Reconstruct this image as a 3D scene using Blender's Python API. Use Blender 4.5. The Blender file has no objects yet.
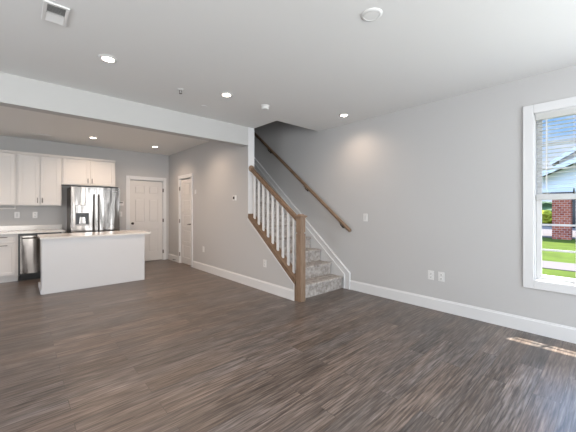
import bpy, bmesh, math, random
from mathutils import Vector, Matrix
R = math.radians
random.seed(7)
SC = bpy.context.scene
COL = SC.collection

# ------------------------------------------------------------------ camera
cam_d = bpy.data.cameras.new('camera')
cam = bpy.data.objects.new('camera', cam_d); COL.objects.link(cam)
cam.location = (0, 0, 1.3)
cam.rotation_euler = (R(90), 0, -0.7375)
cam_d.sensor_width = 36.0
cam_d.lens = 297.4 / 576 * 36
cam_d.shift_y = -6.57 / 576
cam_d.clip_start = 0.05; cam_d.clip_end = 300
SC.camera = cam

# ------------------------------------------------------------------ exposure, sky, sun, added room lights
SC.view_settings.view_transform = 'Standard'
SC.view_settings.look = 'None'
SC.view_settings.gamma = 1.0
SC.view_settings.use_curve_mapping = False
SC.view_settings.exposure = 0.5
W = bpy.data.worlds.new('sky'); SC.world = W; W.use_nodes = True
nt = W.node_tree; nt.nodes.clear()
wo = nt.nodes.new('ShaderNodeOutputWorld'); bg = nt.nodes.new('ShaderNodeBackground')
tc = nt.nodes.new('ShaderNodeTexCoord'); sep = nt.nodes.new('ShaderNodeSeparateXYZ')
nt.links.new(tc.outputs['Generated'], sep.inputs[0])
rmp = nt.nodes.new('ShaderNodeValToRGB')
rmp.color_ramp.elements[0].position = 0.0; rmp.color_ramp.elements[0].color = (0.55, 0.68, 0.84, 1)
rmp.color_ramp.elements[1].position = 0.7; rmp.color_ramp.elements[1].color = (0.24, 0.40, 0.70, 1)
e = rmp.color_ramp.elements.new(0.22); e.color = (0.22, 0.42, 0.74, 1)
nt.links.new(sep.outputs['Z'], rmp.inputs[0])
mp = nt.nodes.new('ShaderNodeMapping'); mp.inputs['Scale'].default_value = (1, 1, 3.5)
nt.links.new(tc.outputs['Generated'], mp.inputs[0])
nz = nt.nodes.new('ShaderNodeTexNoise'); nz.inputs['Scale'].default_value = 3.5; nz.inputs['Detail'].default_value = 6
nt.links.new(mp.outputs[0], nz.inputs['Vector'])
cr = nt.nodes.new('ShaderNodeValToRGB')
cr.color_ramp.elements[0].position = 0.5; cr.color_ramp.elements[1].position = 0.72
nt.links.new(nz.outputs['Fac'], cr.inputs[0])
mx = nt.nodes.new('ShaderNodeMixRGB'); mx.inputs['Color2'].default_value = (0.72, 0.74, 0.78, 1)
nt.links.new(cr.outputs[0], mx.inputs['Fac']); nt.links.new(rmp.outputs[0], mx.inputs['Color1'])
nt.links.new(mx.outputs[0], bg.inputs['Color'])
# sky boosted above the visible band to add glare on the floor
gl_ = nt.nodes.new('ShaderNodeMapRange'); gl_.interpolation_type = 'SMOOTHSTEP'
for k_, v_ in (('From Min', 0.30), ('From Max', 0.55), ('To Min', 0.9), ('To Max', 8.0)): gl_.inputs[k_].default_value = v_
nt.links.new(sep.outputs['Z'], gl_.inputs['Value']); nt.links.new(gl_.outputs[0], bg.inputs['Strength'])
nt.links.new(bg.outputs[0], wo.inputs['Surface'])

def light(name, kind, loc, energy, color, **kw):
    d = bpy.data.lights.new(name, kind); d.energy = energy; d.color = color
    for k, v in kw.items():
        if k not in ('aim', 'rot'): setattr(d, k, v)
    o = bpy.data.objects.new(name, d); COL.objects.link(o); o.location = loc
    if 'aim' in kw: o.rotation_euler = Vector(kw['aim']).to_track_quat('-Z', 'Y').to_euler()
    return o
light('sun', 'SUN', (10, -3, 20), 18.0, (1.0, 0.95, 0.86), angle=R(0.5), aim=(-0.41, 0.22, -1))
# unseen area lights added behind and beside the viewer to brighten the room
light('fill_rear', 'AREA', (2.35, -2.62, 1.5), 80, (0.90, 0.95, 1.0), shape='RECTANGLE', size=1.5, size_y=1.8, aim=(0.0, 1, 0.35))
light('fill_rear_left', 'AREA', (-0.6, -2.62, 1.25), 110, (1.0, 0.98, 0.95), shape='RECTANGLE', size=2.2, size_y=2.2, aim=(0.1, 1, 0.35))
light('fill_side', 'AREA', (4.13, -1.45, 1.45), 45, (0.92, 0.96, 1.0), shape='RECTANGLE', size=1.1, size_y=1.6, aim=(-1, 0.0, -0.1))  # added to lift the floor at lower right, source unseen
light('fill_left', 'AREA', (-2.72, 1.6, 1.5), 38, (0.95, 0.97, 1.0), shape='RECTANGLE', size=1.8, size_y=1.6, aim=(1, 0.15, 0.3))  # added unseen source at the left wall
light('fill_kitchen', 'AREA', (-2.72, 6.2, 1.6), 10, (1.0, 0.90, 0.82), shape='RECTANGLE', size=1.2, size_y=1.0, aim=(1, 0.0, 0.0))  # added unseen source to lift the kitchen

# ------------------------------------------------------------------ materials
def newmat(name):
    m = bpy.data.materials.new(name); m.use_nodes = True
    return m, m.node_tree, m.node_tree.nodes['Principled BSDF']
def N(t, k, **kw):
    n = t.nodes.new(k)
    for a, v in kw.items(): n.inputs[a].default_value = v
    return n
def coords(t, scale=(1, 1, 1)):
    c = t.nodes.new('ShaderNodeTexCoord'); m = t.nodes.new('ShaderNodeMapping')
    m.inputs['Scale'].default_value = scale
    t.links.new(c.outputs['Object'], m.inputs[0]); return m.outputs[0]
def mix(t, f, a, b, mode='MIX'):
    m = t.nodes.new('ShaderNodeMixRGB'); m.blend_type = mode
    for s, v in (('Fac', f), ('Color1', a), ('Color2', b)):
        if hasattr(v, 'links'): t.links.new(v, m.inputs[s])
        else: m.inputs[s].default_value = v if s == 'Fac' else tuple(v) + (1,)
    return m.outputs[0]
def plain(name, col, rough=0.5, var=0.04, scale=6, metal=0.0, bump=0.0, bscale=150, coat=0):
    m, t, b = newmat(name)
    v = coords(t); n = N(t, 'ShaderNodeTexNoise', Scale=scale, Detail=3.0); t.links.new(v, n.inputs['Vector'])
    c2 = tuple(max(0, c * (1 - var * 2)) for c in col)
    t.links.new(mix(t, n.outputs['Fac'], col, c2), b.inputs['Base Color'])
    b.inputs['Roughness'].default_value = rough; b.inputs['Metallic'].default_value = metal
    if coat: b.inputs['Coat Weight'].default_value = coat
    if bump:
        n2 = N(t, 'ShaderNodeTexNoise', Scale=bscale, Detail=2.0); t.links.new(v, n2.inputs['Vector'])
        bp = N(t, 'ShaderNodeBump', Strength=bump, Distance=0.002)
        t.links.new(n2.outputs['Fac'], bp.inputs['Height']); t.links.new(bp.outputs[0], b.inputs['Normal'])
    return m
def emis(name, col, s):
    m, t, b = newmat(name); b.inputs['Base Color'].default_value = tuple(col) + (1,)
    b.inputs['Emission Color'].default_value = tuple(col) + (1,); b.inputs['Emission Strength'].default_value = s
    return m
M = {}
M['wall'] = plain('wall_paint', (0.49, 0.488, 0.485), 0.62, 0.015, 2, bump=0.15, bscale=260)
M['ceiling'] = plain('ceiling_paint', (0.74, 0.745, 0.735), 0.8, 0.01, 2, bump=0.1, bscale=200)
M['white'] = plain('white_trim_paint', (0.66, 0.665, 0.67), 0.35, 0.01)
M['island'] = plain('island_panel_paint', (0.60, 0.60, 0.605), 0.4, 0.01)
M['cabinet'] = plain('cabinet_paint', (0.66, 0.635, 0.61), 0.38, 0.015)
M['door'] = plain('door_paint', (0.62, 0.605, 0.59), 0.38, 0.01)
M['plastic'] = plain('white_plastic', (0.68, 0.68, 0.67), 0.3, 0.0)
M['quartz'] = plain('quartz_worktop', (0.74, 0.72, 0.69), 0.12, 0.06, 30)
M['dark'] = plain('dark_plastic', (0.012, 0.012, 0.013), 0.35)
M['bronze'] = plain('dark_bronze', (0.045, 0.035, 0.03), 0.35, metal=0.8)
M['nickel'] = plain('brushed_nickel', (0.17, 0.155, 0.145), 0.3, metal=1.0)
M['fridge_side'] = plain('fridge_side_enamel', (0.13, 0.105, 0.09), 0.28, metal=0.7)
M['toe_black'] = plain('toe_kick_black', (0.02, 0.02, 0.02), 0.6)  # plain black finish of the toe panel
M['vinyl'] = plain('window_vinyl', (0.58, 0.58, 0.58), 0.35, 0.0)
M['slat'] = plain('blind_slat', (0.72, 0.72, 0.71), 0.4, 0.0)
_t = M['slat'].node_tree; _b = _t.nodes['Principled BSDF']; _o = [n for n in _t.nodes if n.type == 'OUTPUT_MATERIAL'][0]
_tr = _t.nodes.new('ShaderNodeBsdfTranslucent'); _tr.inputs['Color'].default_value = (0.9, 0.9, 0.88, 1); _m = _t.nodes.new('ShaderNodeMixShader'); _m.inputs[0].default_value = 0.35
_t.links.new(_b.outputs[0], _m.inputs[1]); _t.links.new(_tr.outputs[0], _m.inputs[2]); _t.links.new(_m.outputs[0], _o.inputs['Surface'])
M['lens'] = emis('lamp_lens', (1.0, 0.86, 0.74), 14)
M['grille'] = plain('grille_grey', (0.25, 0.25, 0.25), 0.5)

def steel():
    m, t, b = newmat('brushed_steel')
    v = coords(t, (60, 60, 1.2)); n = N(t, 'ShaderNodeTexNoise', Scale=3.0, Detail=3.0); t.links.new(v, n.inputs['Vector'])
    t.links.new(mix(t, n.outputs['Fac'], (0.25, 0.23, 0.215), (0.18, 0.165, 0.152)), b.inputs['Base Color'])
    b.inputs['Metallic'].default_value = 1.0; b.inputs['Roughness'].default_value = 0.17
    v2 = coords(t, (4.5, 4.5, 0.8)); w = N(t, 'ShaderNodeTexNoise', Scale=1.5, Detail=1.0); t.links.new(v2, w.inputs['Vector'])
    bp = N(t, 'ShaderNodeBump', Strength=0.3, Distance=0.05); t.links.new(w.outputs['Fac'], bp.inputs['Height'])
    t.links.new(bp.outputs[0], b.inputs['Normal'])
    return m
M['steel'] = steel()

def wood(name, c1, c2, rough=0.4, sc=(25, 2.0, 2.5)):
    m, t, b = newmat(name)
    v = coords(t, sc); n = N(t, 'ShaderNodeTexNoise', Scale=4.0, Detail=5.0, Distortion=0.4); t.links.new(v, n.inputs['Vector'])
    r = t.nodes.new('ShaderNodeValToRGB'); r.color_ramp.elements[0].position = 0.3; r.color_ramp.elements[1].position = 0.7
    r.color_ramp.elements[0].color = c1 + (1,); r.color_ramp.elements[1].color = c2 + (1,)
    t.links.new(n.outputs['Fac'], r.inputs[0]); t.links.new(r.outputs[0], b.inputs['Base Color'])
    b.inputs['Roughness'].default_value = rough
    return m
M['oak'] = wood('oak_stain_shaded', (0.135, 0.082, 0.048), (0.225, 0.148, 0.095))  # rail oak darkened to carry the wall handrail's shadow side
M['oak_v'] = wood('oak_stain_upright', (0.17, 0.11, 0.07), (0.28, 0.195, 0.135), sc=(25, 25, 1.5))

def floor_mat():
    m, t, b = newmat('grey_brown_plank')
    v = coords(t)
    bk = t.nodes.new('ShaderNodeTexBrick'); bk.offset = 0.37; bk.offset_frequency = 2
    t.links.new(v, bk.inputs['Vector'])
    for k, val in (('Scale', 1.0), ('Brick Width', 1.22), ('Row Height', 0.152), ('Mortar Size', 0.0016), ('Mortar Smooth', 0.1), ('Bias', 0.0)):
        bk.inputs[k].default_value = val
    bk.inputs['Color1'].default_value = (0, 0, 0, 1); bk.inputs['Color2'].default_value = (1, 1, 1, 1); bk.inputs['Mortar'].default_value = (0.5, 0.5, 0.5, 1)
    # shift the grain plank by plank
    add = t.nodes.new('ShaderNodeVectorMath'); add.operation = 'MULTIPLY_ADD'
    add.inputs[1].default_value = (7.3, 3.1, 5.7)
    t.links.new(bk.outputs['Color'], add.inputs[0]); t.links.new(v, add.inputs[2])
    def grain(sx, sy, scale, det, dist=0.0):
        mpn = t.nodes.new('ShaderNodeMapping'); mpn.inputs['Scale'].default_value = (sx, sy, 1)
        t.links.new(add.outputs[0], mpn.inputs[0])
        n = N(t, 'ShaderNodeTexNoise', Scale=scale, Detail=det, Distortion=dist); t.links.new(mpn.outputs[0], n.inputs['Vector']); return n.outputs['Fac']
    g1 = grain(2.4, 42, 1.9, 10.0, 0.3); g2 = grain(9.0, 230, 1.5, 4.0); g3 = grain(0.9, 5.0, 1.6, 4.0); g4 = grain(0.5, 2.2, 1.2, 2.0)
    r = t.nodes.new('ShaderNodeValToRGB')
    r.color_ramp.elements[0].position = 0.33; r.color_ramp.elements[0].color = (0.042, 0.034, 0.030, 1)
    r.color_ramp.elements[1].position = 0.72; r.color_ramp.elements[1].color = (0.168, 0.148, 0.134, 1)
    e = r.color_ramp.elements.new(0.5); e.color = (0.092, 0.077, 0.068, 1)
    t.links.new(g1, r.inputs[0])
    c = mix(t, 0.35, r.outputs[0], g2, 'OVERLAY')
    c = mix(t, 0.7, c, g3, 'SOFT_LIGHT')
    r4 = t.nodes.new('ShaderNodeValToRGB'); r4.color_ramp.elements[0].position = 0.38; r4.color_ramp.elements[1].position = 0.62
    r4.color_ramp.elements[0].color = (0.98, 1.0, 1.03, 1); r4.color_ramp.elements[1].color = (1.10, 1.0, 0.92, 1)
    t.links.new(g4, r4.inputs[0]); c = mix(t, 1.0, c, r4.outputs[0], 'MULTIPLY')
    tint = mix(t, bk.outputs['Color'], (0.98, 0.96, 0.94), (1.36, 1.34, 1.33))
    c = mix(t, 1.0, c, tint, 'MULTIPLY')
    fm = t.nodes.new('ShaderNodeMath'); fm.operation = 'MULTIPLY'; fm.inputs[1].default_value = 0.55; t.links.new(bk.outputs['Fac'], fm.inputs[0])
    c = mix(t, fm.outputs[0], c, (0.03, 0.025, 0.022))
    t.links.new(c, b.inputs['Base Color'])
    b.inputs['Roughness'].default_value = 0.42
    rr = t.nodes.new('ShaderNodeMapRange'); rr.inputs['To Min'].default_value = 0.26; rr.inputs['To Max'].default_value = 0.42
    t.links.new(g1, rr.inputs['Value']); t.links.new(rr.outputs[0], b.inputs['Roughness'])
    bp = N(t, 'ShaderNodeBump', Strength=0.25, Distance=0.002); t.links.new(g1, bp.inputs['Height'])
    t.links.new(bp.outputs[0], b.inputs['Normal'])
    return m
M['floor'] = floor_mat()

def carpet():
    m, t, b = newmat('grey_beige_carpet')
    v = coords(t); n = N(t, 'ShaderNodeTexNoise', Scale=15.0, Detail=6.0, Roughness=0.75); t.links.new(v, n.inputs['Vector'])
    r = t.nodes.new('ShaderNodeValToRGB')
    r.color_ramp.elements[0].position = 0.36; r.color_ramp.elements[0].color = (0.25, 0.225, 0.205, 1)
    r.color_ramp.elements[1].position = 0.64; r.color_ramp.elements[1].color = (0.54, 0.505, 0.475, 1)
    t.links.new(n.outputs['Fac'], r.inputs[0]); t.links.new(r.outputs[0], b.inputs['Base Color'])
    b.inputs['Roughness'].default_value = 0.95
    n2 = N(t, 'ShaderNodeTexNoise', Scale=160.0, Detail=2.0); t.links.new(v, n2.inputs['Vector'])
    bp = N(t, 'ShaderNodeBump', Strength=0.8, Distance=0.01); t.links.new(n2.outputs['Fac'], bp.inputs['Height']); t.links.new(bp.outputs[0], b.inputs['Normal'])
    return m
M['carpet'] = carpet()

def glass():
    m, t, b = newmat('clear_window_glass')
    t.nodes.remove(b); o = t.nodes['Material Output']
    tr = t.nodes.new('ShaderNodeBsdfTransparent'); gl = t.nodes.new('ShaderNodeBsdfGlossy'); gl.inputs['Roughness'].default_value = 0.02
    mxs = t.nodes.new('ShaderNodeMixShader'); fr = N(t, 'ShaderNodeLayerWeight', Blend=0.5)
    pw = t.nodes.new('ShaderNodeMath'); pw.operation = 'POWER'; pw.inputs[1].default_value = 5.0; t.links.new(fr.outputs['Facing'], pw.inputs[0])
    t.links.new(pw.outputs[0], mxs.inputs[0]); t.links.new(tr.outputs[0], mxs.inputs[1]); t.links.new(gl.outputs[0], mxs.inputs[2])
    t.links.new(mxs.outputs[0], o.inputs['Surface']); return m
M['glass'] = glass()

def brick():
    m, t, b = newmat('red_brick')
    v = coords(t); 
    sp = t.nodes.new('ShaderNodeSeparateXYZ'); t.links.new(v, sp.inputs[0])
    ad = t.nodes.new('ShaderNodeMath'); ad.operation = 'ADD'; t.links.new(sp.outputs[0], ad.inputs[0]); t.links.new(sp.outputs[1], ad.inputs[1])
    cb = t.nodes.new('ShaderNodeCombineXYZ'); t.links.new(ad.outputs[0], cb.inputs[0]); t.links.new(sp.outputs[2], cb.inputs[1])
    bk = t.nodes.new('ShaderNodeTexBrick'); t.links.new(cb.outputs[0], bk.inputs['Vector'])
    for k, val in (('Scale', 1.0), ('Brick Width', 0.21), ('Row Height', 0.12), ('Mortar Size', 0.008)): bk.inputs[k].default_value = val
    bk.inputs['Color1'].default_value = (0.22, 0.045, 0.026, 1); bk.inputs['Color2'].default_value = (0.36, 0.105, 0.06, 1); bk.inputs['Mortar'].default_value = (0.36, 0.32, 0.29, 1)
    t.links.new(bk.outputs['Color'], b.inputs['Base Color']); b.inputs['Roughness'].default_value = 0.9; return m
M['brick'] = brick()
def siding():
    m, t, b = newmat('white_lap_siding')
    v = coords(t); w = t.nodes.new('ShaderNodeTexWave'); w.wave_type = 'BANDS'; w.bands_direction = 'Z'; w.wave_profile = 'SAW'
    w.inputs['Scale'].default_value = 1.7; t.links.new(v, w.inputs['Vector'])
    bp = N(t, 'ShaderNodeBump', Strength=0.6, Distance=0.03); t.links.new(w.outputs['Fac'], bp.inputs['Height']); t.links.new(bp.outputs[0], b.inputs['Normal'])
    b.inputs['Base Color'].default_value = (0.62, 0.61, 0.64, 1); b.inputs['Roughness'].default_value = 0.7; return m
M['siding'] = siding()
M['roof'] = plain('asphalt_shingle', (0.36, 0.355, 0.37), 0.9, 0.15, 8)
M['grass'] = plain('lawn_grass', (0.058, 0.082, 0.010), 0.9, 0.3, 2, bump=0.8, bscale=60)
M['concrete'] = plain('concrete', (0.095, 0.081, 0.076), 0.85, 0.05, 3)
M['bush'] = plain('yellow_green_leaves', (0.30, 0.30, 0.03), 0.8, 0.3, 9, bump=1, bscale=30)
for k_ in ('grass', 'concrete', 'bush', 'brick', 'roof', 'siding'): M[k_].node_tree.nodes['Principled BSDF'].inputs['Specular IOR Level'].default_value = 0.05
M['darkwin'] = plain('dark_window_glass', (0.02, 0.025, 0.03), 0.1)

# ------------------------------------------------------------------ mesh helpers
def box(bm, x0, x1, y0, y1, z0, z1, bev=0.0, seg=2):
    x0, x1 = min(x0, x1), max(x0, x1); y0, y1 = min(y0, y1), max(y0, y1); z0, z1 = min(z0, z1), max(z0, z1)
    r = bmesh.ops.create_cube(bm, size=1.0)
    vs = r['verts']
    for v in vs:
        v.co = Vector(((x0 + x1) / 2 + v.co.x * (x1 - x0), (y0 + y1) / 2 + v.co.y * (y1 - y0), (z0 + z1) / 2 + v.co.z * (z1 - z0)))
    if bev > 0:
        es = list({e for v in vs for e in v.link_edges})
        bmesh.ops.bevel(bm, geom=es, offset=bev, segments=seg, profile=0.6, affect='EDGES')
    return bm
def prism(bm, pts, axis, a0, a1):
    def mk(p, a):
        if axis == 'X': return (a, p[0], p[1])
        if axis == 'Y': return (p[0], a, p[1])
        return (p[0], p[1], a)
    A = [bm.verts.new(mk(p, a0)) for p in pts]; B = [bm.verts.new(mk(p, a1)) for p in pts]
    n = len(pts); fs = [bm.faces.new(A), bm.faces.new(B[::-1])]
    for i in range(n): fs.append(bm.faces.new((A[i], B[i], B[(i + 1) % n], A[(i + 1) % n])))
    return bm
def tube(bm, pts, r, seg=12, sx=1.0):
    """round bar through points; r a number or a list"""
    pts = [Vector(p) for p in pts]; n = len(pts); rings = []
    for i, p in enumerate(pts):
        d = (pts[min(i + 1, n - 1)] - pts[max(i - 1, 0)]).normalized()
        up = Vector((0, 0, 1)) if abs(d.z) < 0.95 else Vector((1, 0, 0))
        u = d.cross(up).normalized(); w = u.cross(d).normalized()
        rr = r[i] if isinstance(r, (list, tuple)) else r
        rings.append([bm.verts.new(p + u * (rr * sx * math.cos(2 * math.pi * k / seg)) + w * (rr * math.sin(2 * math.pi * k / seg))) for k in range(seg)])
    for a, b in zip(rings, rings[1:]):
        for k in range(seg): bm.faces.new((a[k], a[(k + 1) % seg], b[(k + 1) % seg], b[k]))
    bm.faces.new(rings[0][::-1]); bm.faces.new(rings[-1]); return bm
def lathe(bm, prof, axis='Z', c=(0, 0, 0), seg=32):
    rings = []
    for r, h in prof:
        ring = []
        for k in range(seg):
            a = 2 * math.pi * k / seg; u, v = r * math.cos(a), r * math.sin(a)
            p = (u, v, h) if axis == 'Z' else ((u, h, v) if axis == 'Y' else (h, u, v))
            ring.append(bm.verts.new(Vector(c) + Vector(p)))
        rings.append(ring)
    for a, b in zip(rings, rings[1:]):
        for k in range(seg): bm.faces.new((a[k], a[(k + 1) % seg], b[(k + 1) % seg], b[k]))
    bm.faces.new(rings[0][::-1]); bm.faces.new(rings[-1]); return bm
def BM(): return bmesh.new()

ROOTS = {}
def tag(o, label, cat=None, group=None, kind=None):
    if label: o['label'] = label
    if cat: o['category'] = cat
    if group: o['group'] = group
    if kind: o['kind'] = kind
    return o
def mkobj(name, bm, mat, smooth=False):
    bmesh.ops.recalc_face_normals(bm, faces=bm.faces[:])
    me = bpy.data.meshes.new(name); bm.to_mesh(me); bm.free()
    me.materials.append(mat)
    if smooth:
        for p in me.polygons: p.use_smooth = True
        try: me.set_sharp_from_angle(angle=R(40))
        except Exception: pass
    o = bpy.data.objects.new(name, me); COL.objects.link(o); return o
def root(name, loc, label, cat, group=None, kind=None, world=False, rz=0.0):
    """Empty at the base of a thing; with world=True its parts are given in room coordinates"""
    o = bpy.data.objects.new(name, None); COL.objects.link(o); o.location = loc; o.rotation_euler = (0, 0, rz)
    o.empty_display_size = 0.1
    ROOTS[o.name] = Vector(loc) if world else Vector((0, 0, 0))
    return tag(o, label, cat, group, kind)
def part(name, bm, mat, parent, label=None, smooth=False):
    off = ROOTS[parent.name]
    for v in bm.verts: v.co -= off
    o = mkobj(name, bm, mat, smooth); o.parent = parent; ROOTS[o.name] = off
    if label: o['label'] = label
    return o
def solo(name, bm, mat, label, cat, group=None, kind=None, smooth=False):
    lo = Vector((min(v.co.x for v in bm.verts), min(v.co.y for v in bm.verts), min(v.co.z for v in bm.verts)))
    hi = Vector((max(v.co.x for v in bm.verts), max(v.co.y for v in bm.verts), 0))
    c = Vector(((lo.x + hi.x) / 2, (lo.y + hi.y) / 2, lo.z))
    for v in bm.verts: v.co -= c
    o = mkobj(name, bm, mat, smooth); o.location = c
    return tag(o, label, cat, group, kind)
def copy_tree(o, parent=None):
    c = o.copy(); COL.objects.link(c)
    if parent: c.parent = parent
    for ch in [x for x in list(COL.objects) if x.parent == o]: copy_tree(ch, c)
    return c
def place(proto, loc, rz, label, group=None):
    c = copy_tree(proto); c.location = loc; c.rotation_euler = (0, 0, rz); c['label'] = label
    if group: c['group'] = group
    return c

# ------------------------------------------------------------------ measures (metres)
XR, XB, XB2, XL = 4.011, 2.918, 3.032, -2.6
YK, YM, YR = 7.85, 4.226, -2.5
H = 2.705
RW = -math.pi / 2          # a fixture built facing -Y turned to face -X

# ------------------------------------------------------------------ shell
bm = BM(); box(bm, XL - .15, XR + .15, YR - .15, YK + .15, -0.12, 0.0)
solo('floor', bm, M['floor'], 'grey-brown wood plank floor running across the open room', 'floor', kind='structure')
bm = BM()
box(bm, XL - .15, XB2, YR - .15, YK + .15, H, H + .28)
box(bm, XB2, XR, YR - .15, 3.6, H, H + .28)
solo('ceiling', bm, M['ceiling'], 'flat pale grey painted ceiling with square opening over the stairs', 'ceiling', kind='structure')
bm = BM(); box(bm, XB2 - .15, XR + .15, 3.45, YK + .15, 5.3, 5.45)
solo('ceiling_stairwell', bm, M['ceiling'], 'upper ceiling of the dim stairwell', 'ceiling', kind='structure')
# right wall with window opening
WY0, WY1, WZ0, WZ1 = -0.335, 0.575, 0.56, 2.305
bm = BM()
box(bm, XR, XR + .15, YR - .15, -2.1, 0, 5.3); box(bm, XR, XR + .15, -.8, WY0, 0, 5.3); box(bm, XR, XR + .15, -2.1, -.8, 0, .56); box(bm, XR, XR + .15, -2.1, -.8, 2.305, 5.3); box(bm, XR, XR + .15, WY1, YK + .15, 0, 5.3)
box(bm, XR, XR + .15, WY0, WY1, 0, WZ0); box(bm, XR, XR + .15, WY0, WY1, WZ1, 5.3)
solo('wall_right', bm, M['wall'], 'light grey wall with the window and the wall handrail', 'wall', kind='structure')
bm = BM()
DX0, DX1, DZ = 1.985, 2.775, 2.03
box(bm, XL, DX0, YK, YK + .15, 0, H); box(bm, DX1, XR, YK, YK + .15, 0, H); box(bm, DX0, DX1, YK, YK + .15, DZ, H)
box(bm, XB2, XR, YK, YK + .15, H, 5.3); box(bm, DX0, DX1, YK + .13, YK + .15, 0, DZ)
solo('wall_back', bm, M['wall'], 'light grey kitchen wall behind cabinets, fridge and six-panel door', 'wall', kind='structure')
PY0, PY1, PZ = 6.467, 7.114, 2.04
bm = BM()
box(bm, XB, XB2, YM, PY0, 0, H); box(bm, XB, XB2, PY1, YK, 0, H); box(bm, XB, XB2, PY0, PY1, PZ, H)
box(bm, XB2 - .01, XB2, PY0, PY1, 0, PZ)
KS = 0.80
def kz(y): return 1.165 - KS * (YM - y)
prism(bm, [(3.075, 0), (YM, 0), (YM, kz(YM)), (3.075, kz(3.075))], 'X', XB, XB2)
solo('wall_middle', bm, M['wall'], 'grey wall enclosing the stairs, sloping down under the balusters', 'wall', kind='structure')
bm = BM(); box(bm, XB2 - .12, XB2, 3.48, YK, H + .28, 5.3); box(bm, XB2, XR, 3.48, 3.6, H + .28, 5.3)
solo('wall_stairwell', bm, M['wall'], 'upper walls enclosing the stairwell', 'wall', kind='structure')
bm = BM()
box(bm, XL - .15, XL, YR - .15, .7, 0, H); box(bm, XL - .15, XL, 2.5, 5.6, 0, H); box(bm, XL - .15, XL, 6.8, YK + .15, 0, H)
for a, b, c, d in ((.7, 2.5, .7, 2.3), (5.6, 6.8, 1.1, 2.1)):
    box(bm, XL - .15, XL, a, b, 0, c); box(bm, XL - .15, XL, a, b, d, H)
solo('wall_left', bm, M['wall'], 'light grey left wall outside the picture', 'wall', kind='structure')
bm = BM()
box(bm, XL, -1.7, YR - .15, YR, 0, H); box(bm, .5, 1.6, YR - .15, YR, 0, H); box(bm, 3.1, XR, YR - .15, YR, 0, H)
box(bm, -1.7, .5, YR - .15, YR, 2.35, H); box(bm, -1.7, .5, YR - .15, YR, 0, .12)
box(bm, 1.6, 3.1, YR - .15, YR, 0, .6); box(bm, 1.6, 3.1, YR - .15, YR, 2.4, H)
solo('wall_rear', bm, M['wall'], 'light grey wall behind the viewer with openings for the added lights', 'wall', kind='structure')
# beam
bm = BM(); box(bm, XL, XB, YM, YM + .15, 2.398, H)
M['beam'] = plain('beam_paint', (0.50, 0.50, 0.49), 0.7, 0.01, 2)
solo('trim_1', bm, M['beam'], 'pale dropped ceiling beam between living room and kitchen', 'beam', kind='structure')
bm = BM(); box(bm, XB - .006, XB2 + .006, YM - .014, YM, kz(YM) + .03, H)
solo('trim_2', bm, M['white'], 'white upright board on the wall end above the stair railing', 'trim', kind='structure')

# baseboards
def base_x(bm, x, s, y0, y1, h=.135):      # along Y on plane x, s = -1 faces -X
    prism(bm, [(x, 0), (x + s * .016, 0), (x + s * .016, h - .02), (x + s * .011, h - .012), (x + s * .009, h), (x, h)], 'Y', y0, y1)
def base_y(bm, y, x0, x1, h=.135):
    prism(bm, [(y, 0), (y - .016, 0), (y - .016, h - .02), (y - .011, h - .012), (y - .009, h), (y, h)], 'X', x0, x1)
bm = BM(); base_x(bm, XR, -1, YR, 2.905, .15)
solo('baseboard_right', bm, M['white'], 'white baseboard along the window wall', 'baseboard', kind='structure')
bm = BM(); base_x(bm, XB, -1, 3.075, PY0 - .103, .15); base_x(bm, XB, -1, PY1 + .103, YK, .15)
solo('baseboard_middle', bm, M['white'], 'white baseboard along the stair wall and beside the pantry door', 'baseboard', kind='structure')
bm = BM(); base_y(bm, YK, 1.72, DX0 - .075, .15)
solo('baseboard_back', bm, M['white'], 'short white baseboard between fridge and six-panel door', 'baseboard', kind='structure')

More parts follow.
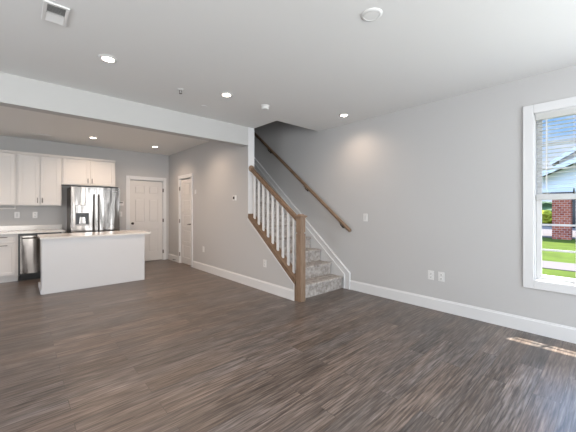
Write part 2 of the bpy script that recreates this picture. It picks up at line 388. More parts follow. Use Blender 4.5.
# ------------------------------------------------------------------ doors (built facing -Y, hinge side varies)
def panel_door(name, w, h, cols, rows, label, loc, rz, knob_side, cas=.078, lever=False):
    """w, h = opening; rows = list of (z0, z1)"""
    d = root(name, loc, label, 'door', kind='structure', rz=rz)
    fr = BM()
    for s in (-1, 1):
        box(fr, s * w / 2, s * (w / 2 + cas), -.02, 0, 0, h + cas, .004); box(fr, s * w / 2, s * (w / 2 - .012), 0, .10, 0, h)
    box(fr, -w / 2 - .0, w / 2 + .0, -.02, 0, h, h + cas, .004); box(fr, -w / 2, w / 2, 0, .10, h - .012, h)
    part('door_casing', fr, M['white'], d)
    sl = BM(); x0, x1 = -w / 2 + .015, w / 2 - .015; yf = .022; z0, z1 = .012, h - .022
    box(sl, x0, x1, yf + .012, yf + .036, z0, z1)
    st = .105 if w > .7 else .09
    xs = [x0, x0 + st] if cols == 1 else [x0, x0 + st]
    if cols == 1: cells = [(x0 + st, x1 - st)]
    else:
        mid = (x0 + x1) / 2; cells = [(x0 + st, mid - .05), (mid + .05, x1 - st)]
        for zr in rows: box(sl, mid - .05, mid + .05, yf, yf + .0125, zr[0], zr[1])
    box(sl, x0, x0 + st, yf, yf + .013, z0, z1); box(sl, x1 - st, x1, yf, yf + .013, z0, z1)
    zz = [z0] + [v for r in rows for v in r] + [z1]
    for i in range(0, len(zz), 2): box(sl, x0 + st, x1 - st, yf, yf + .013, zz[i], zz[i + 1])
    slab = part('door_slab', sl, M['door'], d)
    pn = BM()
    for a, b in cells:
        for c, e in rows: box(pn, a + .022, b - .022, yf + .002, yf + .0125, c + .022, e - .022, .006, 1)
    part('raised_panels', pn, M['door'], slab)
    kb = BM(); kx = knob_side * (w / 2 - .07)
    lathe(kb, [(.028, yf), (.028, yf - .006), (.011, yf - .01), (.010, yf - .035)] if lever else [(.028, yf), (.028, yf - .006), (.011, yf - .01), (.010, yf - .03), (.024, yf - .036), (.029, yf - .05), (.022, yf - .064), (.004, yf - .068)], 'Y', (kx, 0, .96), 20)
    if lever: tube(kb, [(kx, yf - .035, .96), (kx - knob_side * .05, yf - .04, .962), (kx - knob_side * .115, yf - .036, .955)], [.011, .009, .007], 10)
    part('lever_handle' if lever else 'door_knob', kb, M['bronze'], d, smooth=True)
    for hz in (.22, 1.02, h - .24):
        hb = BM(); tube(hb, [(-knob_side * (w / 2 - .006), -.004, hz - .045), (-knob_side * (w / 2 - .006), -.004, hz + .045)], .008, 10)
        box(hb, -knob_side * (w / 2 - .014), -knob_side * (w / 2 + .012), -.0215, -.0205, hz - .045, hz + .045)
        part('hinge', hb, M['nickel'], d, smooth=True)
    return d
panel_door('door_1', DX1 - DX0, DZ, 2, [(.24, .82), (.98, 1.56), (1.68, 1.88)],
           'white six-panel door on the kitchen back wall with dark round knob', ((DX0 + DX1) / 2, YK, 0), 0, -1)
panel_door('door_2', PY1 - PY0, PZ, 1, [(.16, .46), (.54, .82), (.90, 1.18), (1.26, 1.54), (1.62, 1.92)],
           'narrow white five-panel pantry door with dark lever handle', (XB, (PY0 + PY1) / 2, 0), RW, 1, cas=.075, lever=True)
# a stair step, door stop
bm = BM(); tube(bm, [(XB - .016, 7.35, .06), (XB - .08, 7.35, .058)], .006, 8); lathe(bm, [(.01, -.085), (.01, -.07)], 'X', (XB, 7.35, .058), 12)
solo('door_stop', bm, M['nickel'], 'small spring door stop on the baseboard left of the pantry door', 'door stop', smooth=True)

# ------------------------------------------------------------------ window
win = root('window_1', (XR, (WY0 + WY1) / 2, WZ0), 'white double-hung grid window with raised blind', 'window', kind='structure', world=True)
ca = .09
bm = BM()
box(bm, XR - .02, XR, WY0 - ca, WY0, WZ0 - ca, WZ1 + ca, .004); box(bm, XR - .02, XR, WY1, WY1 + ca, WZ0 - ca, WZ1 + ca, .004)
box(bm, XR - .02, XR, WY0, WY1, WZ1, WZ1 + ca, .004); box(bm, XR - .02, XR, WY0, WY1, WZ0 - ca, WZ0, .004)
part('window_casing', bm, M['white'], win)
bm = BM(); t_ = .012
box(bm, XR, XR + .15, WY0, WY0 + t_, WZ0, WZ1); box(bm, XR, XR + .15, WY1 - t_, WY1, WZ0, WZ1)
box(bm, XR, XR + .15, WY0, WY1, WZ1 - t_, WZ1); box(bm, XR - .004, XR + .15, WY0, WY1, WZ0, WZ0 + t_)
part('window_jamb', bm, M['white'], win)
GX = XR + .085
def sash(name, x0, x1, z0, z1, lab):
    s = BM(); f = .042; y0, y1 = WY0 + .014, WY1 - .014
    box(s, x0, x1, y0, y0 + f, z0, z1, .003); box(s, x0, x1, y1 - f, y1, z0, z1, .003)
    box(s, x0, x1, y0 + f, y1 - f, z0, z0 + f, .003); box(s, x0, x1, y0 + f, y1 - f, z1 - f, z1, .003)
    o = part(name, s, M['vinyl'], win, lab)
    m_ = BM(); gy0, gy1, gz0, gz1 = y0 + f, y1 - f, z0 + f, z1 - f; xm = (x0 + x1) / 2
    for i in (1, 2):
        yy = gy0 + (gy1 - gy0) * i / 3; box(m_, xm - .008, xm + .008, yy - .009, yy + .009, gz0, gz1)
        zz = gz0 + (gz1 - gz0) * i / 3; box(m_, xm - .008, xm + .008, gy0, gy1, zz - .009, zz + .009)
    part('muntin_grid', m_, M['vinyl'], o)
    g = BM(); box(g, xm - .002, xm + .002, gy0 - .005, gy1 + .005, gz0 - .005, gz1 + .005)
    part('glass_pane', g, M['glass'], o)
sash('lower_sash', XR + .045, XR + .075, WZ0 + .014, 1.445, 'lower sash with nine clear panes')
sash('upper_sash', XR + .079, XR + .109, 1.415, WZ1 - .014, 'upper sash seen through the blind')
# blind
bl = root('window_blind', (XR + .03, (WY0 + WY1) / 2, WZ1 - .012), 'white horizontal slat blind covering the upper half of the window', 'window blind', world=True)
y0, y1 = WY0 + .016, WY1 - .016
bm = BM(); box(bm, XR + .004, XR + .062, y0, y1, WZ1 - .075, WZ1 - .013, .004); part('head_rail', bm, M['slat'], bl)
z = WZ1 - .11; k = 0
while z > 1.475:
    s = BM(); a = R(1.5)
    pts = []
    for j in range(5):
        q = -.024 + .012 * j; pts.append((XR + .034 + q * math.cos(a), z + q * math.sin(a) + .002 * (1 - (q / .024) ** 2)))
    pts2 = [(p[0], p[1] - .0025) for p in reversed(pts)]
    prism(s, pts + pts2, 'Y', y0 + .004, y1 - .004); part('slat', s, M['slat'], bl); z -= .040; k += 1
bm = BM(); box(bm, XR + .010, XR + .058, y0 + .004, y1 - .004, 1.400, 1.458, .003); part('bottom_rail', bm, M['slat'], bl)
for yy in (.47, .12, -.23):
    c = BM()
    for xx in (XR + .009, XR + .059): box(c, xx - .0012, xx + .0012, yy - .0015, yy + .0015, 1.45, WZ1 - .07)
    part('ladder_cord', c, M['slat'], bl)
w_ = BM(); tube(w_, [(XR - .002, .475, WZ1 - .08), (XR - .002, .475, 1.50)], .0035, 8); part('tilt_wand', w_, M['plastic'], bl)
w_ = BM(); tube(w_, [(XR - .003, .27, WZ1 - .08), (XR - .003, .27, 1.50)], .0015, 6)
cd = part('lift_cord', w_, M['plastic'], bl)
w_ = BM(); tube(w_, [(XR - .003, .27, 1.51), (XR - .003, .27, 1.48), (XR - .003, .27, 1.455)], [.003, .007, .006], 10); part('tassel', w_, M['dark'], cd, 'black cord tassel')

bl.location.x -= .014

# ------------------------------------------------------------------ stairs
RISE, RUN, NY, NS = .200, .238, 3.035, 14
st = root('staircase', (3.5, NY, 0), 'carpeted staircase rising behind the oak newel post', 'staircase', world=True)
for n in range(NS):
    bm = BM(); ya = NY + RUN * n; xl, xr = XB2 + .014, XR - .040
    yb = ya + RUN + .03 if n < NS - 1 else YK
    box(bm, xl, xr, ya + .012, yb - (.012 if n < NS - 1 else 0), RISE * n, RISE * (n + 1) - .02)
    box(bm, xl, xr, ya - .012, yb, RISE * (n + 1) - .045, RISE * (n + 1), .018, 4)
    part('step', bm, M['carpet'], st, smooth=True)
SS = .843
bm = BM()
def zi(y): return .219 + SS * (y - 3.011)
def zo(y): return .262 + SS * (y - 2.905)
yt = 6.6
prism(bm, [(2.905, 0), (3.011, 0), (3.011, .219), (yt, zi(yt)), (yt, zo(yt)), (2.905, .262)], 'X', XR - .022, XR)
sk = part('skirt_board', bm, M['white'], st)
bm = BM(); prism(bm, [(3.0112, 0), (3.2, 0), (yt, zi(yt) - .32), (yt, zi(yt) - .001), (3.0112, .218)], 'X', XR - .0205, XR - .001)
# thinner inner board showing as white triangles between the steps
for v in bm.verts:
    if abs(v.co.x - (XR - .0205)) < 1e-6: v.co.x = XR - .018
part('inner_skirt', bm, M['white'], st)
bm = BM(); prism(bm, [(2.996, 0), (3.0115, 0), (3.0115, .2185), (yt, zi(yt)), (yt, zi(yt) + .022), (2.996, .230)], 'X', XR - .038, XR)
part('inner_moulding', bm, M['white'], st)
bm = BM()
o1 = .014
prism(bm, [(2.900, 0), (2.900 + .012, 0), (2.912, .258), (yt, zo(yt) - .012), (yt, zo(yt) + .006), (2.900, .268)], 'X', XR - .038, XR)
part('skirt_moulding', bm, M['white'], st)

# railing
rl = root('stair_railing', (2.975, 3.0, 0), 'oak stair railing with square newel post and white balusters', 'stair railing', world=True)
bm = BM()
prism(bm, [(3.053, kz(3.053) + .0), (3.053, kz(3.053) + .085), (YM - .014, kz(YM) + .062), (YM - .014, kz(YM) - .012)], 'X', XB - .012, XB2 + .010)
part('shoe_rail', bm, M['oak'], rl)
bm = BM(); box(bm, XB - .012, XB2 + .010, 3.053, 3.0635, 0, kz(3.06) + .03)
part('end_board', bm, M['oak_v'], rl)
bm = BM()
prism(bm, [(3.064, 0), (3.078, 0), (3.078, kz(3.078) - .016), (YM, kz(YM) - .036), (YM, kz(YM) - .010), (3.064, kz(3.064))], 'X', XB - .018, XB + .0)
part('edge_moulding', bm, M['white'], rl, 'thin white moulding under the sloping oak rail')
def rtop(y): return 1.185 + (2.045 - 1.185) / (YM - 3.05) * (y - 3.05)
RS = (2.045 - 1.185) / (YM - 3.05)
bm = BM(); ya, yb = 3.045, YM - .016
xc = 2.975
prof = [(-.030, -.006), (-.030, -.028), (-.022, -.036), (-.020, -.068), (.020, -.068), (.022, -.036), (.030, -.028), (.030, -.006), (.018, .0), (-.018, .0)]
A = [bm.verts.new((xc + p[0], ya, rtop(ya) + p[1] * 1.15)) for p in prof]; B = [bm.verts.new((xc + p[0], yb, rtop(yb) + p[1] * 1.15)) for p in prof]
bm.faces.new(A); bm.faces.new(B[::-1])
for i in range(len(prof)): bm.faces.new((A[i], B[i], B[(i + 1) % len(prof)], A[(i + 1) % len(prof)]))
part('handrail', bm, M['oak'], rl)
bm = BM(); lathe(bm, [(.058, YM - .014), (.058, YM - .024), (.050, YM - .030), (.042, YM - .032)], 'Y', (xc, 0, rtop(YM) - .045), 28)
part('wall_rosette', bm, M['oak_v'], rl, 'round oak rosette on the white board', smooth=True)
for i in range(9):
    y = 4.118 - i * .1215
    bm = BM(); box(bm, xc - .016, xc + .016, y - .016, y + .016, kz(y) + .055, rtop(y) - .06, .003, 1)
    part('baluster', bm, M['white'], rl)
bm = BM(); nx0, nx1, ny0, ny1 = 2.925, 3.020, 2.955, 3.050
box(bm, nx0, nx1, ny0, ny1, 0, .955, .004); box(bm, nx0 + .012, nx1 - .012, ny0 + .012, ny1 - .012, .952, .974); box(bm, nx0, nx1, ny0, ny1, .974, 1.185, .004)
nw = part('newel_post', bm, M['oak_v'], rl)
bm = BM(); box(bm, nx0 - .006, nx1 + .006, ny0 - .006, ny1 + .006, 1.180, 1.192, .003); box(bm, nx0 - .020, nx1 + .020, ny0 - .020, ny1 + .020, 1.192, 1.212, .005)
cx, cy = (nx0 + nx1) / 2, (ny0 + ny1) / 2
q = [bm.verts.new((cx + a * .05, cy + b * .05, 1.212)) for a, b in ((-1, -1), (1, -1), (1, 1), (-1, 1))]; q2 = [bm.verts.new((cx + a * .025, cy + b * .025, 1.232)) for a, b in ((-1, -1), (1, -1), (1, 1), (-1, 1))]
bm.faces.new(q2); bm.faces.new(q[::-1])
for i in range(4): bm.faces.new((q[i], q[(i + 1) % 4], q2[(i + 1) % 4], q2[i]))
part('newel_cap', bm, M['oak_v'], nw)

# wall handrail
wr = root('wall_handrail', (XR - .08, 2.84, .96), 'brown oak handrail mounted on dark brackets along the stair wall', 'handrail', world=True)
HS = .79; hx = XR - .078
def hz(y): return .955 + HS * (y - 2.85)
bm = BM(); tube(bm, [(hx, 2.845, hz(2.845)), (hx, 2.86, hz(2.86)), (hx, 6.2, hz(6.2)), (hx, 6.21, hz(6.21))], [.020, .030, .030, .02], 16, .85)
part('rail', bm, M['oak'], wr, smooth=True)
for y in (3.04, 3.86, 4.95, 6.0):
    bm = BM(); lathe(bm, [(.032, XR - .001), (.032, XR - .006), (.02, XR - .012)], 'X', (0, y, hz(y) - .085), 18)
    tube(bm, [(XR - .008, y, hz(y) - .085), (XR - .05, y, hz(y) - .085), (hx, y, hz(y) - .06), (hx, y, hz(y) - .026)], .008, 10)
    box(bm, hx - .012, hx + .012, y - .03, y + .03, hz(y) - .034, hz(y) - .026)
    part('bracket', bm, M['bronze'], wr, smooth=True)

# ------------------------------------------------------------------ kitchen
def shaker(bm, x0, x1, yf, z0, z1, fr=.055, t=.02):
    box(bm, x0, x1, yf + .007, yf + t, z0, z1)
    box(bm, x0, x0 + fr, yf, yf + .008, z0, z1, .002, 1); box(bm, x1 - fr, x1, yf, yf + .008, z0, z1, .002, 1)
    box(bm, x0 + fr, x1 - fr, yf, yf + .008, z0, z0 + fr, .002, 1); box(bm, x0 + fr, x1 - fr, yf, yf + .008, z1 - fr, z1, .002, 1)
    return bm
def pull(bm, x, yf, z, vert=True, L=.10):
    d = Vector((0, 0, L / 2)) if vert else Vector((L / 2, 0, 0)); c = Vector((x, yf - .028, z)); e = d * .78
    tube(bm, [c - d, c + d], .0065, 10)
    for s in (-1, 1): tube(bm, [c + e * s, c + e * s + Vector((0, .029, 0))], .0055, 8)
    return bm
UY = 7.50
def upper(x0, x1, z0, z1, label, pulls_low=True, panel_r=False):
    c = root('upper_cabinet', ((x0 + x1) / 2, YK, z0), label, 'kitchen cabinet', world=True)
    bm = BM(); box(bm, x0, x1, UY + .02, YK - .004, z0, z1 - .02)
    part('body', bm, M['cabinet'], c)
    bm = BM(); prism(bm, [(UY + .02, z1 - .045), (UY - .002, z1 - .045), (UY - .022, z1 - .012), (UY - .022, z1), (UY + .05, z1), (UY + .05, z1 - .045)], 'X', x0 - .0, x1 + .0)
    part('crown_moulding', bm, M['cabinet'], c)
    m = (x0 + x1) / 2
    for a, b, px in ((x0 + .022, m - .012, m - .037), (m + .012, x1 - .022, m + .037)):
        bm = BM(); shaker(bm, a, b, UY, z0 + .015, z1 - .055); dd = part('door', bm, M['cabinet'], c)
        bm = BM(); pull(bm, px, UY, z0 + .10); part('pull_handle', bm, M['nickel'], dd, smooth=True)
upper(-.76, -.019, 1.375, 2.385, 'tall off-white upper cabinet cut by the left picture edge')
upper(-.017, .652, 1.375, 2.385, 'tall off-white two-door upper cabinet left of the fridge')
upper(.654, 1.612, 1.80, 2.385, 'short off-white two-door cabinet directly above the fridge')
# base cabinet
BX1 = .003; BY = 7.24
b = root('base_cabinet', (-.4, YK, 0), 'off-white base cabinet with drawer and doors left of the dishwasher', 'kitchen cabinet', world=True)
bm = BM(); box(bm, -.78, BX1, BY + .02, YK - .004, .10, .858); part('body', bm, M['cabinet'], b)
bm = BM(); box(bm, -.78, BX1, BY + .07, BY + .09, 0, .10); part('toe_kick', bm, M['cabinet'], b)
bm = BM(); shaker(bm, -.76, BX1 - .03, BY, .70, .845, .03); dr = part('drawer', bm, M['cabinet'], b)
bm = BM(); pull(bm, -.20, BY, .805, False, .13); part('pull_handle', bm, M['nickel'], dr, smooth=True)
bm = BM(); shaker(bm, -.372, BX1 - .03, BY, .125, .685); dr = part('door', bm, M['cabinet'], b)
bm = BM(); pull(bm, -.20, BY, .66, False, .13); part('pull_handle', bm, M['nickel'], dr, smooth=True)
bm = BM(); shaker(bm, -.76, -.380, BY, .125, .685); part('door', bm, M['cabinet'], b)
# dishwasher
DW0, DW1 = .022, .622
d = root('dishwasher', ((DW0 + DW1) / 2, YK, 0), 'stainless dishwasher with bar handle under the back worktop', 'dishwasher', world=True)
bm = BM(); box(bm, BX1 + .002, DW1 + .01, BY + .03, YK - .02, .10, .855); part('tub', bm, M['dark'], d, 'black body')
bm = BM(); box(bm, DW0 + .006, DW1, BY - .012, BY + .028, .125, .822, .006); part('door', bm, M['steel'], d)
bm = BM(); tube(bm, [(DW0 + .04, BY - .015, .775), (DW0 + .05, BY - .045, .775), (DW1 - .05, BY - .045, .775), (DW1 - .04, BY - .015, .775)], .011, 10); part('bar_handle', bm, M['bronze'], d, smooth=True)
bm = BM(); box(bm, DW0, DW1, BY + .06, BY + .08, 0.0, .11); part('toe_panel', bm, M['toe_black'], d, 'black toe panel')
# end panel beside fridge and worktop
bm = BM(); box(bm, DW1 + .012, .665, BY + .01, YK, 0, .858)
solo('end_panel', bm, M['cabinet'], 'narrow off-white end panel between dishwasher and fridge', 'cabinet panel')
bm = BM(); box(bm, -.80, .690, BY - .03, YK, .860, .892, .004)
box(bm, -.80, .690, YK - .02, YK, .892, .985, .003)
solo('worktop', bm, M['quartz'], 'pale stone worktop with low upstand on the back wall cabinets', 'worktop')
# fridge
FX0, FX1, FY = .762, 1.600, 7.06
fr = root('refrigerator', ((FX0 + FX1) / 2, FY + .4, 0), 'stainless french-door refrigerator with water dispenser', 'refrigerator', world=True)
bm = BM(); box(bm, FX0 + .006, FX1 - .006, FY + .085, YK - .03, .03, 1.745, .006); part('body', bm, M['fridge_side'], fr, 'dark brown-grey sides')
bm = BM(); box(bm, FX0 + .03, FX1 - .03, FY + .10, YK - .06, 0, .04); part('foot_grille', bm, M['dark'], fr)
bm = BM(); box(bm, FX0 + .02, FX0 + .16, FY + .03, FY + .16, 1.746, 1.768, .004); part('hinge_cover', bm, M['dark'], fr)
bm = BM(); box(bm, FX1 - .16, FX1 - .02, FY + .03, FY + .16, 1.746, 1.768, .004); part('hinge_cover', bm, M['dark'], fr)
mid = (FX0 + FX1) / 2 - .006
def fdoor(nm, x0, x1, z0, z1):
    bm = BM(); n = 10
    pts = [(x0 + (x1 - x0) * i / n, FY + .018 - .018 * (1 - (2 * (x0 + (x1 - x0) * i / n - FX0) / (FX1 - FX0) - 1) ** 2)) for i in range(n + 1)]
    prism(bm, pts + [(x1, FY + .078), (x0, FY + .078)], 'Z', z0, z1)
    return part(nm, bm, M['steel'], fr, smooth=True)
dl = fdoor('left_door', FX0, mid - .003, .66, 1.745); dr = fdoor('right_door', mid + .003, FX1, .66, 1.745); dz = fdoor('freezer_drawer', FX0, FX1, .06, .65)
for dd, x in ((dl, mid - .040), (dr, mid + .040)):
    bm = BM(); tube(bm, [(x, FY + .0, 1.60), (x, FY - .045, 1.58), (x, FY - .055, 1.40), (x, FY - .058, 1.15), (x, FY - .055, .90), (x, FY - .045, .74), (x, FY, .72)], .013, 12)
    part('bar_handle', bm, M['nickel'], dd, smooth=True)
bm = BM(); tube(bm, [(FX0 + .08, FY + .0, .60), (FX0 + .10, FY - .05, .60), (FX1 - .10, FY - .05, .60), (FX1 - .08, FY, .60)], .013, 12); part('bar_handle', bm, M['nickel'], dz, smooth=True)
# dispenser: steel surround, control strip, black recess, paddle
px0, px1 = .836, 1.046
bm = BM()
box(bm, px0 - .012, px1 + .012, FY - .006, FY + .012, .985, 1.385, .003); ds = part('dispenser_frame', bm, M['nickel'], dl)
bm = BM(); box(bm, px0, px1, FY - .0085, FY - .004, 1.235, 1.375, .001); part('control_panel', bm, M['steel'], ds)
bm = BM(); box(bm, px0, px1, FY - .0085, FY - .004, .998, 1.225, .001); cv = part('dispenser_recess', bm, M['dark'], ds, 'black recess')
bm = BM(); prism(bm, [(px0 + .05, 1.02), (px1 - .05, 1.02), (px1 - .065, 1.15), (px0 + .065, 1.15)], 'Y', FY - .016, FY - .008); part('paddle', bm, M['steel'], ds)
bm = BM(); box(bm, px0 + .075, px1 - .075, FY - .03, FY - .008, 1.155, 1.20, .004); part('nozzle', bm, M['dark'], ds)
bm = BM(); box(bm, px0 + .01, px1 - .01, FY - .02, FY - .008, .998, 1.012, .002); part('drip_tray', bm, M['nickel'], ds)
bm = BM(); box(bm, FX1 - .12, FX1 - .05, FY + .004, FY + .0115, 1.675, 1.687); part('badge', bm, M['grille'], dr, 'small grey badge')

# island
IX0, IX1, IY0, IY1 = .273, 1.739, 5.868, 6.66
isl = root('kitchen_island', ((IX0 + IX1) / 2, (IY0 + IY1) / 2, 0), 'white kitchen island with plain back panel and pale overhanging worktop', 'kitchen island', world=True)
bm = BM(); box(bm, IX0, IX1, IY0, IY0 + .018, 0, .838, .002, 1); part('back_panel', bm, M['island'], isl)
bm = BM(); box(bm, IX0 + .020, IX1 - .004, IY0 + .020, IY1, .10, .838); box(bm, IX0 + .03, IX1 - .02, IY0 + .020, IY1 - .07, 0, .10); part('body', bm, M['cabinet'], isl)
bm = BM(); box(bm, IX0 - .004, IX0 + .012, IY0 + .021, IY0 + .30, .0, .838); part('end_stile', bm, M['island'], isl)
bm = BM(); box(bm, IX0 - .016, IX0 - .004, IY0 + .021, IY1 - .08, 0, .07, .003); box(bm, IX0 - .004, IX0 + .012, IY0 + .301, IY1 - .08, 0, .07); part('end_baseboard', bm, M['white'], isl)
bm = BM()
for i in range(3):
    w = (IX1 - IX0 - .06) / 3; x = IX0 + .03 + i * w; box(bm, x + .004, x + w - .004, IY1, IY1 + .02, .12, .83, .002, 1)
part('cabinet_fronts', bm, M['cabinet'], isl)
bm = BM(); box(bm, IX0 - .024, IX1 + .112, IY0 - .024, IY1 + .045, .840, .870, .003); part('worktop', bm, M['quartz'], isl)

bm = BM(); tube(bm, [(-.40, YK - .07, 1.315), (-.03, YK - .07, 1.315)], .009, 10)  # thin white rod on two short hangers
for x in (-.39, -.04): box(bm, x - .006, x + .006, YK - .08, YK - .06, 1.315, 1.375)
solo('cabinet_rod', bm, M['plastic'], 'slim white rod hanging under the left upper cabinet', 'towel holder', smooth=True)

# ------------------------------------------------------------------ wall fixtures (built facing -Y)
def outlet_proto(loc, rz, label, group, hor=False):
    o = root('wall_outlet', loc, label, 'outlet', group, rz=rz)
    bm = BM(); box(bm, -.038, .038, -.006, 0, -.060, .060, .003); part('cover_plate', bm, M['plastic'], o)
    for z in (-.024, .024):
        bm = BM(); box(bm, -.017, .017, -.0085, -.005, z - .016, z + .016, .003)
        s = part('socket', bm, M['plastic'], o)
        bm = BM()
        for x in (-.006, .006): box(bm, x - .0015, x + .0015, -.0092, -.0084, z - .002, z + .009)
        box(bm, -.003, .003, -.0092, -.0084, z - .011, z - .006); part('slots', bm, M['dark'], s)
    return o
G = 'wall outlets'
ou = outlet_proto((XR, 1.626, .438), RW, 'left one of the paired white outlets low on the window wall', G)
place(ou, (XR, 1.497, .438), RW, 'right one of the paired white outlets low on the window wall')
place(ou, (XB, 5.878, .455), RW, 'white outlet low on the wall right of the pantry door')
place(ou, (XB, 3.757, .438), RW, 'white outlet low on the sloping wall under the balusters')
place(ou, (.257, YK, 1.188), 0, 'white backsplash outlet under the double cabinet, nearer the fridge')
def switch_proto(loc, rz, label, group):
    o = root('light_switch', loc, label, 'light switch', group, rz=rz)
    bm = BM(); box(bm, -.038, .038, -.006, 0, -.060, .060, .003); part('cover_plate', bm, M['plastic'], o)
    bm = BM(); prism(bm, [(-.005, -.033), (-.012, -.033), (-.007, .033), (-.005, .033)], 'X', -.016, .016); part('rocker', bm, M['vinyl'], o)
    return o
sw = switch_proto((XR, 2.618, 1.174), RW, 'white rocker switch on the wall right of the handrail end', 'light switches')
place(sw, (1.79, YK, 1.19), 0, 'white rocker switch between the fridge and the six-panel door')
place(sw, (-.011, YK, 1.190), 0, 'white backsplash switch under the cabinets, nearer the picture edge')
th = root('thermostat', (XB, 4.642, 1.507), 'white square thermostat with dark screen on stair wall', 'thermostat', rz=RW)
bm = BM(); box(bm, -.050, .050, -.022, 0, -.045, .045, .006); part('housing', bm, M['plastic'], th)
bm = BM(); box(bm, -.036, .018, -.0232, -.0215, -.020, .026, .002); part('screen', bm, M['dark'], th)
bm = BM()
box(bm, -.024, .024, -.020, 0, -.045, .045, .005)
o = solo('door_chime', bm, M['plastic'], 'small white wall fixture high beside the narrow pantry door', 'wall fixture'); o.rotation_euler.z = RW; o.location = (XB, 6.262, 1.645)
kp = root('wall_keypad', (1.80, YK, 1.44), 'small white keypad above the switch beside the fridge', 'keypad')
bm = BM(); box(bm, -.055, .055, -.02, 0, -.05, .05, .005); part('housing', bm, M['plastic'], kp)
bm = BM(); box(bm, -.04, .04, -.0212, -.0195, .005, .038, .001); part('screen', bm, M['grille'], kp)

# ------------------------------------------------------------------ ceiling fixtures
def downlight(loc, label, power):
    o = root('recessed_light', loc, label, 'ceiling light', 'recessed ceiling lights')
    bm = BM(); lathe(bm, [(.050, -.002), (.052, -.010), (.070, -.009), (.080, -.002), (.080, 0), (.050, 0)], 'Z', seg=36); part('trim_ring', bm, M['plastic'], o, smooth=True)
    bm = BM(); lathe(bm, [(.049, -.002), (.049, -.006), (.03, -.0075), (.004, -.008)], 'Z', seg=36); part('lens', bm, M['lens'], o, smooth=True)
    return o
LS = [((.622, 3.177, H), 'lit recessed ceiling light nearest the square air vent', 30),
      ((1.889, 3.198, H), 'lit recessed ceiling light beside the smoke detector', 34),
      ((3.594, 2.716, H), 'lit recessed ceiling light close to the stair opening', 18),
      ((1.088, 6.864, H), 'lit recessed kitchen light above the fridge side, left of two', 42),
      ((2.269, 6.914, H), 'lit recessed kitchen light near the six-panel door', 42)]
dl0 = downlight(LS[0][0], LS[0][1], LS[0][2])
for i, (p_, lb, pw) in enumerate(LS):
    if i: place(dl0, p_, 0, lb)
    light('downlight_beam', 'SPOT', (p_[0], p_[1], p_[2] - .03), pw, (1.0, 0.74, 0.55), spot_size=R(150), spot_blend=1.0, shadow_soft_size=.05, aim=(0, 0, -1))
# unseen kitchen lights behind beam or out of frame; island one added for brightness
for q_, lb_ in (((2.269, 5.2, H), 'recessed kitchen ceiling light just behind the beam, nearer the stair wall'), ((1.088, 5.2, H), 'added unseen recessed kitchen ceiling light just behind the beam, above the island')):
    place(dl0, q_, 0, lb_)
    light('downlight_beam', 'SPOT', (q_[0], q_[1], q_[2] - .03), 40, (1.0, 0.74, 0.55), spot_size=R(150), spot_blend=1.0, shadow_soft_size=.05, aim=(0, 0, -1))
light('downlight_beam', 'SPOT', (-.9, 6.2, H - .03), 48, (1.0, 0.74, 0.55), spot_size=R(150), spot_blend=1.0, shadow_soft_size=.05, aim=(0, 0, -1))
sm = root('smoke_detector', (2.487, 3.201, H), 'white smoke detector on the ceiling before the stair opening', 'smoke detector')
bm = BM(); lathe(bm, [(.062, 0), (.062, -.012), (.050, -.016)], 'Z'); part('base_ring', bm, M['plastic'], sm, smooth=True)
bm = BM(); lathe(bm, [(.050, -.014), (.050, -.040), (.042, -.048), (.004, -.050)], 'Z'); part('housing', bm, M['plastic'], sm, smooth=True)
cs = root('ceiling_cover', (1.888, 1.182, H), 'large round white cover plate on the ceiling nearest the viewer', 'ceiling plate')
bm = BM(); lathe(bm, [(.074, 0), (.074, -.003), (.068, -.008), (.056, -.009), (.051, -.005)], 'Z', seg=40); part('rim', bm, M['ceiling'], cs, smooth=True)
bm = BM(); lathe(bm, [(.052, -.002), (.051, -.0075), (.045, -.008), (.004, -.008)], 'Z', seg=40); part('face', bm, M['ceiling'], cs, smooth=True)
bm = BM(); lathe(bm, [(.045, 0), (.045, -.004), (.040, -.006), (.004, -.006)], 'Z')
o = solo('junction_cover', bm, M['ceiling'], 'small flush round ceiling plate near the beam', 'ceiling plate', smooth=True); o.location = (1.882, 3.777, H - .006)
sp = root('fire_sprinkler', (1.412, 3.427, H), 'small fire sprinkler head on the living room ceiling', 'sprinkler')
bm = BM(); lathe(bm, [(.036, 0), (.036, -.003), (.028, -.008), (.010, -.009)], 'Z'); part('escutcheon', bm, M['plastic'], sp, smooth=True)
bm = BM(); tube(bm, [(-.010, 0, -.008), (-.014, 0, -.03), (-.006, 0, -.045)], .003, 8); tube(bm, [(.010, 0, -.008), (.014, 0, -.03), (.006, 0, -.045)], .003, 8); part('frame_arms', bm, M['nickel'], sp)
bm = BM(); lathe(bm, [(.018, -.045), (.018, -.048), (.004, -.049)], 'Z'); part('deflector', bm, M['nickel'], sp)
def vent(loc, w, h, label):
    o = root('ceiling_vent', loc, label, 'air vent', 'ceiling air vents')
    f = .022; bm = BM()
    box(bm, -w / 2, w / 2, -h / 2, -h / 2 + f, -.012, 0, .003); box(bm, -w / 2, w / 2, h / 2 - f, h / 2, -.012, 0, .003)
    box(bm, -w / 2, -w / 2 + f, -h / 2 + f, h / 2 - f, -.012, 0, .003); box(bm, w / 2 - f, w / 2, -h / 2 + f, h / 2 - f, -.012, 0, .003)
    box(bm, -w / 2 + f, w / 2 - f, -.006, .006, -.012, 0)
    part('frame', bm, M['plastic'], o)
    bm = BM(); box(bm, -w / 2 + .01, w / 2 - .01, -h / 2 + .01, h / 2 - .01, -.003, 0); part('duct_backing', bm, M['grille'], o)
    n = 14
    for i in range(n):
        y = -h / 2 + f + (h - 2 * f) * (i + .5) / n; a = -.006 if y < 0 else .006
        bm = BM(); prism(bm, [(y - .0010 - a, -.004), (y + .0010 - a, -.004), (y + .0010 + a, -.012), (y - .0010 + a, -.012)], 'X', -w / 2 + f, w / 2 - f)
        part('louver', bm, M['plastic'], o)
    return o
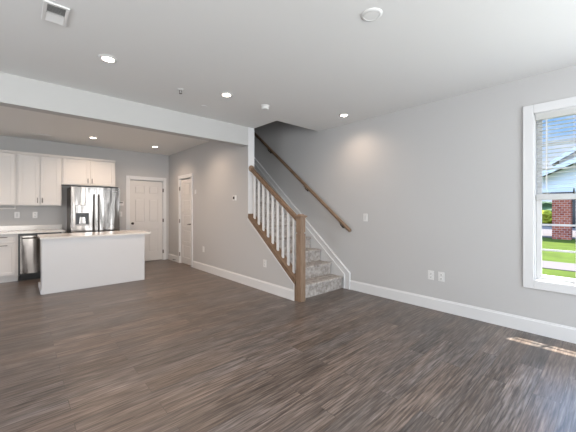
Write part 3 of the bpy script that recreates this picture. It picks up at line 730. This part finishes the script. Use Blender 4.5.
vent((.200, 2.700, H), .145, .27, 'white square air vent near the top left picture corner')
vent((.323, 7.245, H), .30, .12, 'slim white air vent on the kitchen ceiling above the cabinets')
bm = BM(); lathe(bm, [(.05, 0), (.05, -.005), (.044, -.007), (.004, -.007)], 'Z')
o = solo('sprinkler_cover', bm, M['ceiling'], 'flat round sprinkler cover on the kitchen ceiling behind the beam', 'ceiling plate', smooth=True); o.location = (1.35, 5.6, H - .007)

# ------------------------------------------------------------------ outside
GZ = -.35
bm = BM(); box(bm, XR + .15, 70, -45, 45, GZ - .3, GZ)
solo('lawn_ground', bm, M['grass'], 'green lawn outside the window', 'lawn', kind='structure')
bm = BM(); box(bm, 10.9, 12.4, -40, 40, GZ, GZ + .02)
solo('sidewalk', bm, M['concrete'], 'pale concrete sidewalk crossing the lawn', 'sidewalk', kind='structure')
bm = BM(); box(bm, 22.95, 39, -12, 9, GZ, GZ + .02)
solo('driveway', bm, M['concrete'], 'pale concrete driveway behind the brick pier', 'driveway', kind='structure')
hs = root('neighbour_house', (40, -2, GZ), 'white sided neighbouring house with gabled roofs', 'house', world=True)
bm = BM(); prism(bm, [(3.4, GZ), (3.4, 5.7), (-2.2, 9.1), (-7.8, 5.7), (-7.8, GZ)], 'X', 36, 50); part('siding_wall', bm, M['siding'], hs)
bm = BM()
prism(bm, [(3.9, 5.35), (3.9, 5.60), (-2.2, 9.35), (-2.2, 9.1)], 'X', 35.4, 50.5); prism(bm, [(-8.3, 5.35), (-8.3, 5.60), (-2.2, 9.35), (-2.2, 9.1)], 'X', 35.4, 50.5); part('roof', bm, M['roof'], hs)
bm = BM(); prism(bm, [(3.95, 5.25), (3.95, 5.62), (-2.2, 9.40), (-2.2, 9.05)], 'X', 35.2, 35.42); part('rake_board', bm, M['vinyl'], hs)
bm = BM(); box(bm, 22.2, 25.2, -3.6, 4.2, 2.26, 2.5); prism(bm, [(4.2, 2.5), (.3, 4.3), (-3.6, 2.5)], 'X', 22.4, 25.2); part('porch_gable', bm, M['siding'], hs)
bm = BM(); prism(bm, [(4.5, 2.45), (4.5, 2.6), (.3, 4.55), (.3, 4.35)], 'X', 22.05, 25.4); prism(bm, [(-3.9, 2.45), (-3.9, 2.6), (.3, 4.55), (.3, 4.35)], 'X', 22.05, 25.4); part('porch_roof', bm, M['roof'], hs)
bm = BM(); prism(bm, [(4.55, 2.36), (4.55, 2.62), (.3, 4.60), (.3, 4.32)], 'X', 21.9, 22.05); prism(bm, [(-3.95, 2.36), (-3.95, 2.62), (.3, 4.60), (.3, 4.32)], 'X', 21.9, 22.05); part('porch_fascia', bm, M['vinyl'], hs)
for (y, z) in ((2.0, 4.3), (-.5, 4.3)):
    bm = BM(); box(bm, 35.93, 36.0, y - .5, y + .5, z, z + 1.2); wf = part('house_window', bm, M['vinyl'], hs)
    bm = BM(); box(bm, 35.9, 35.94, y - .42, y + .42, z + .08, z + 1.12); part('window_glass', bm, M['darkwin'], wf)
bm = BM(); box(bm, 35.9, 36.0, 1.9, 3.3, GZ, 2.2); part('garage_door', bm, M['darkwin'], hs)
for i, (y0_, y1_, lb) in enumerate(((1.61, 2.38, 'red brick porch pier seen through the lower window panes'), (-2.9, -2.13, 'red brick porch pier farther right, beyond the window frame'))):
    pr = root('brick_pier', (22.6, (y0_ + y1_) / 2, GZ), lb, 'brick pier', world=True)
    bm = BM(); box(bm, 22.1, 22.87, y0_, y1_, GZ, 2.15); part('brickwork', bm, M['brick'], pr)
    bm = BM(); box(bm, 22.02, 22.95, y0_ - .08, y1_ + .08, 2.15, 2.25, .02); part('cap_stone', bm, M['concrete'], pr)
def blob(name, c, r, mat, label, cat, n=5):
    bm = BM(); bmesh.ops.create_icosphere(bm, subdivisions=n, radius=1)
    from mathutils import noise
    for v in bm.verts:
        k = 1 + .28 * noise.noise(v.co * 3.1 + Vector(c)) + .15 * noise.noise(v.co * 9)
        v.co = Vector((v.co.x * r[0] * k, v.co.y * r[1] * k, max(-.8, v.co.z) * r[2] * k)) + Vector(c)
    return solo(name, bm, mat, label, cat, smooth=True)
M['hedge'] = plain('dark_hedge_leaves', (0.05, 0.09, 0.03), 0.9, 0.3, 9, bump=1, bscale=30)
blob('shrub', (40, 4.95, .25), (1.0, 1.1, .9), M['bush'], 'yellow-green shrub beyond the driveway left of the brick pier', 'shrub', 4)
blob('hedge', (54, 9.5, .9), (2.2, 5.5, 1.7), M['hedge'], 'dark hedge behind the yellow-green shrub', 'hedge', 4)
# added unseen overhang, cuts the sunlight to thin strips on the floor
bm = BM(); box(bm, XR + .151, XR + .834, -2.2, 2.4, 2.95, 3.1)
solo('sun_blocker', bm, M['siding'], 'added unseen overhang cutting the sun above the window', 'overhang', kind='structure')
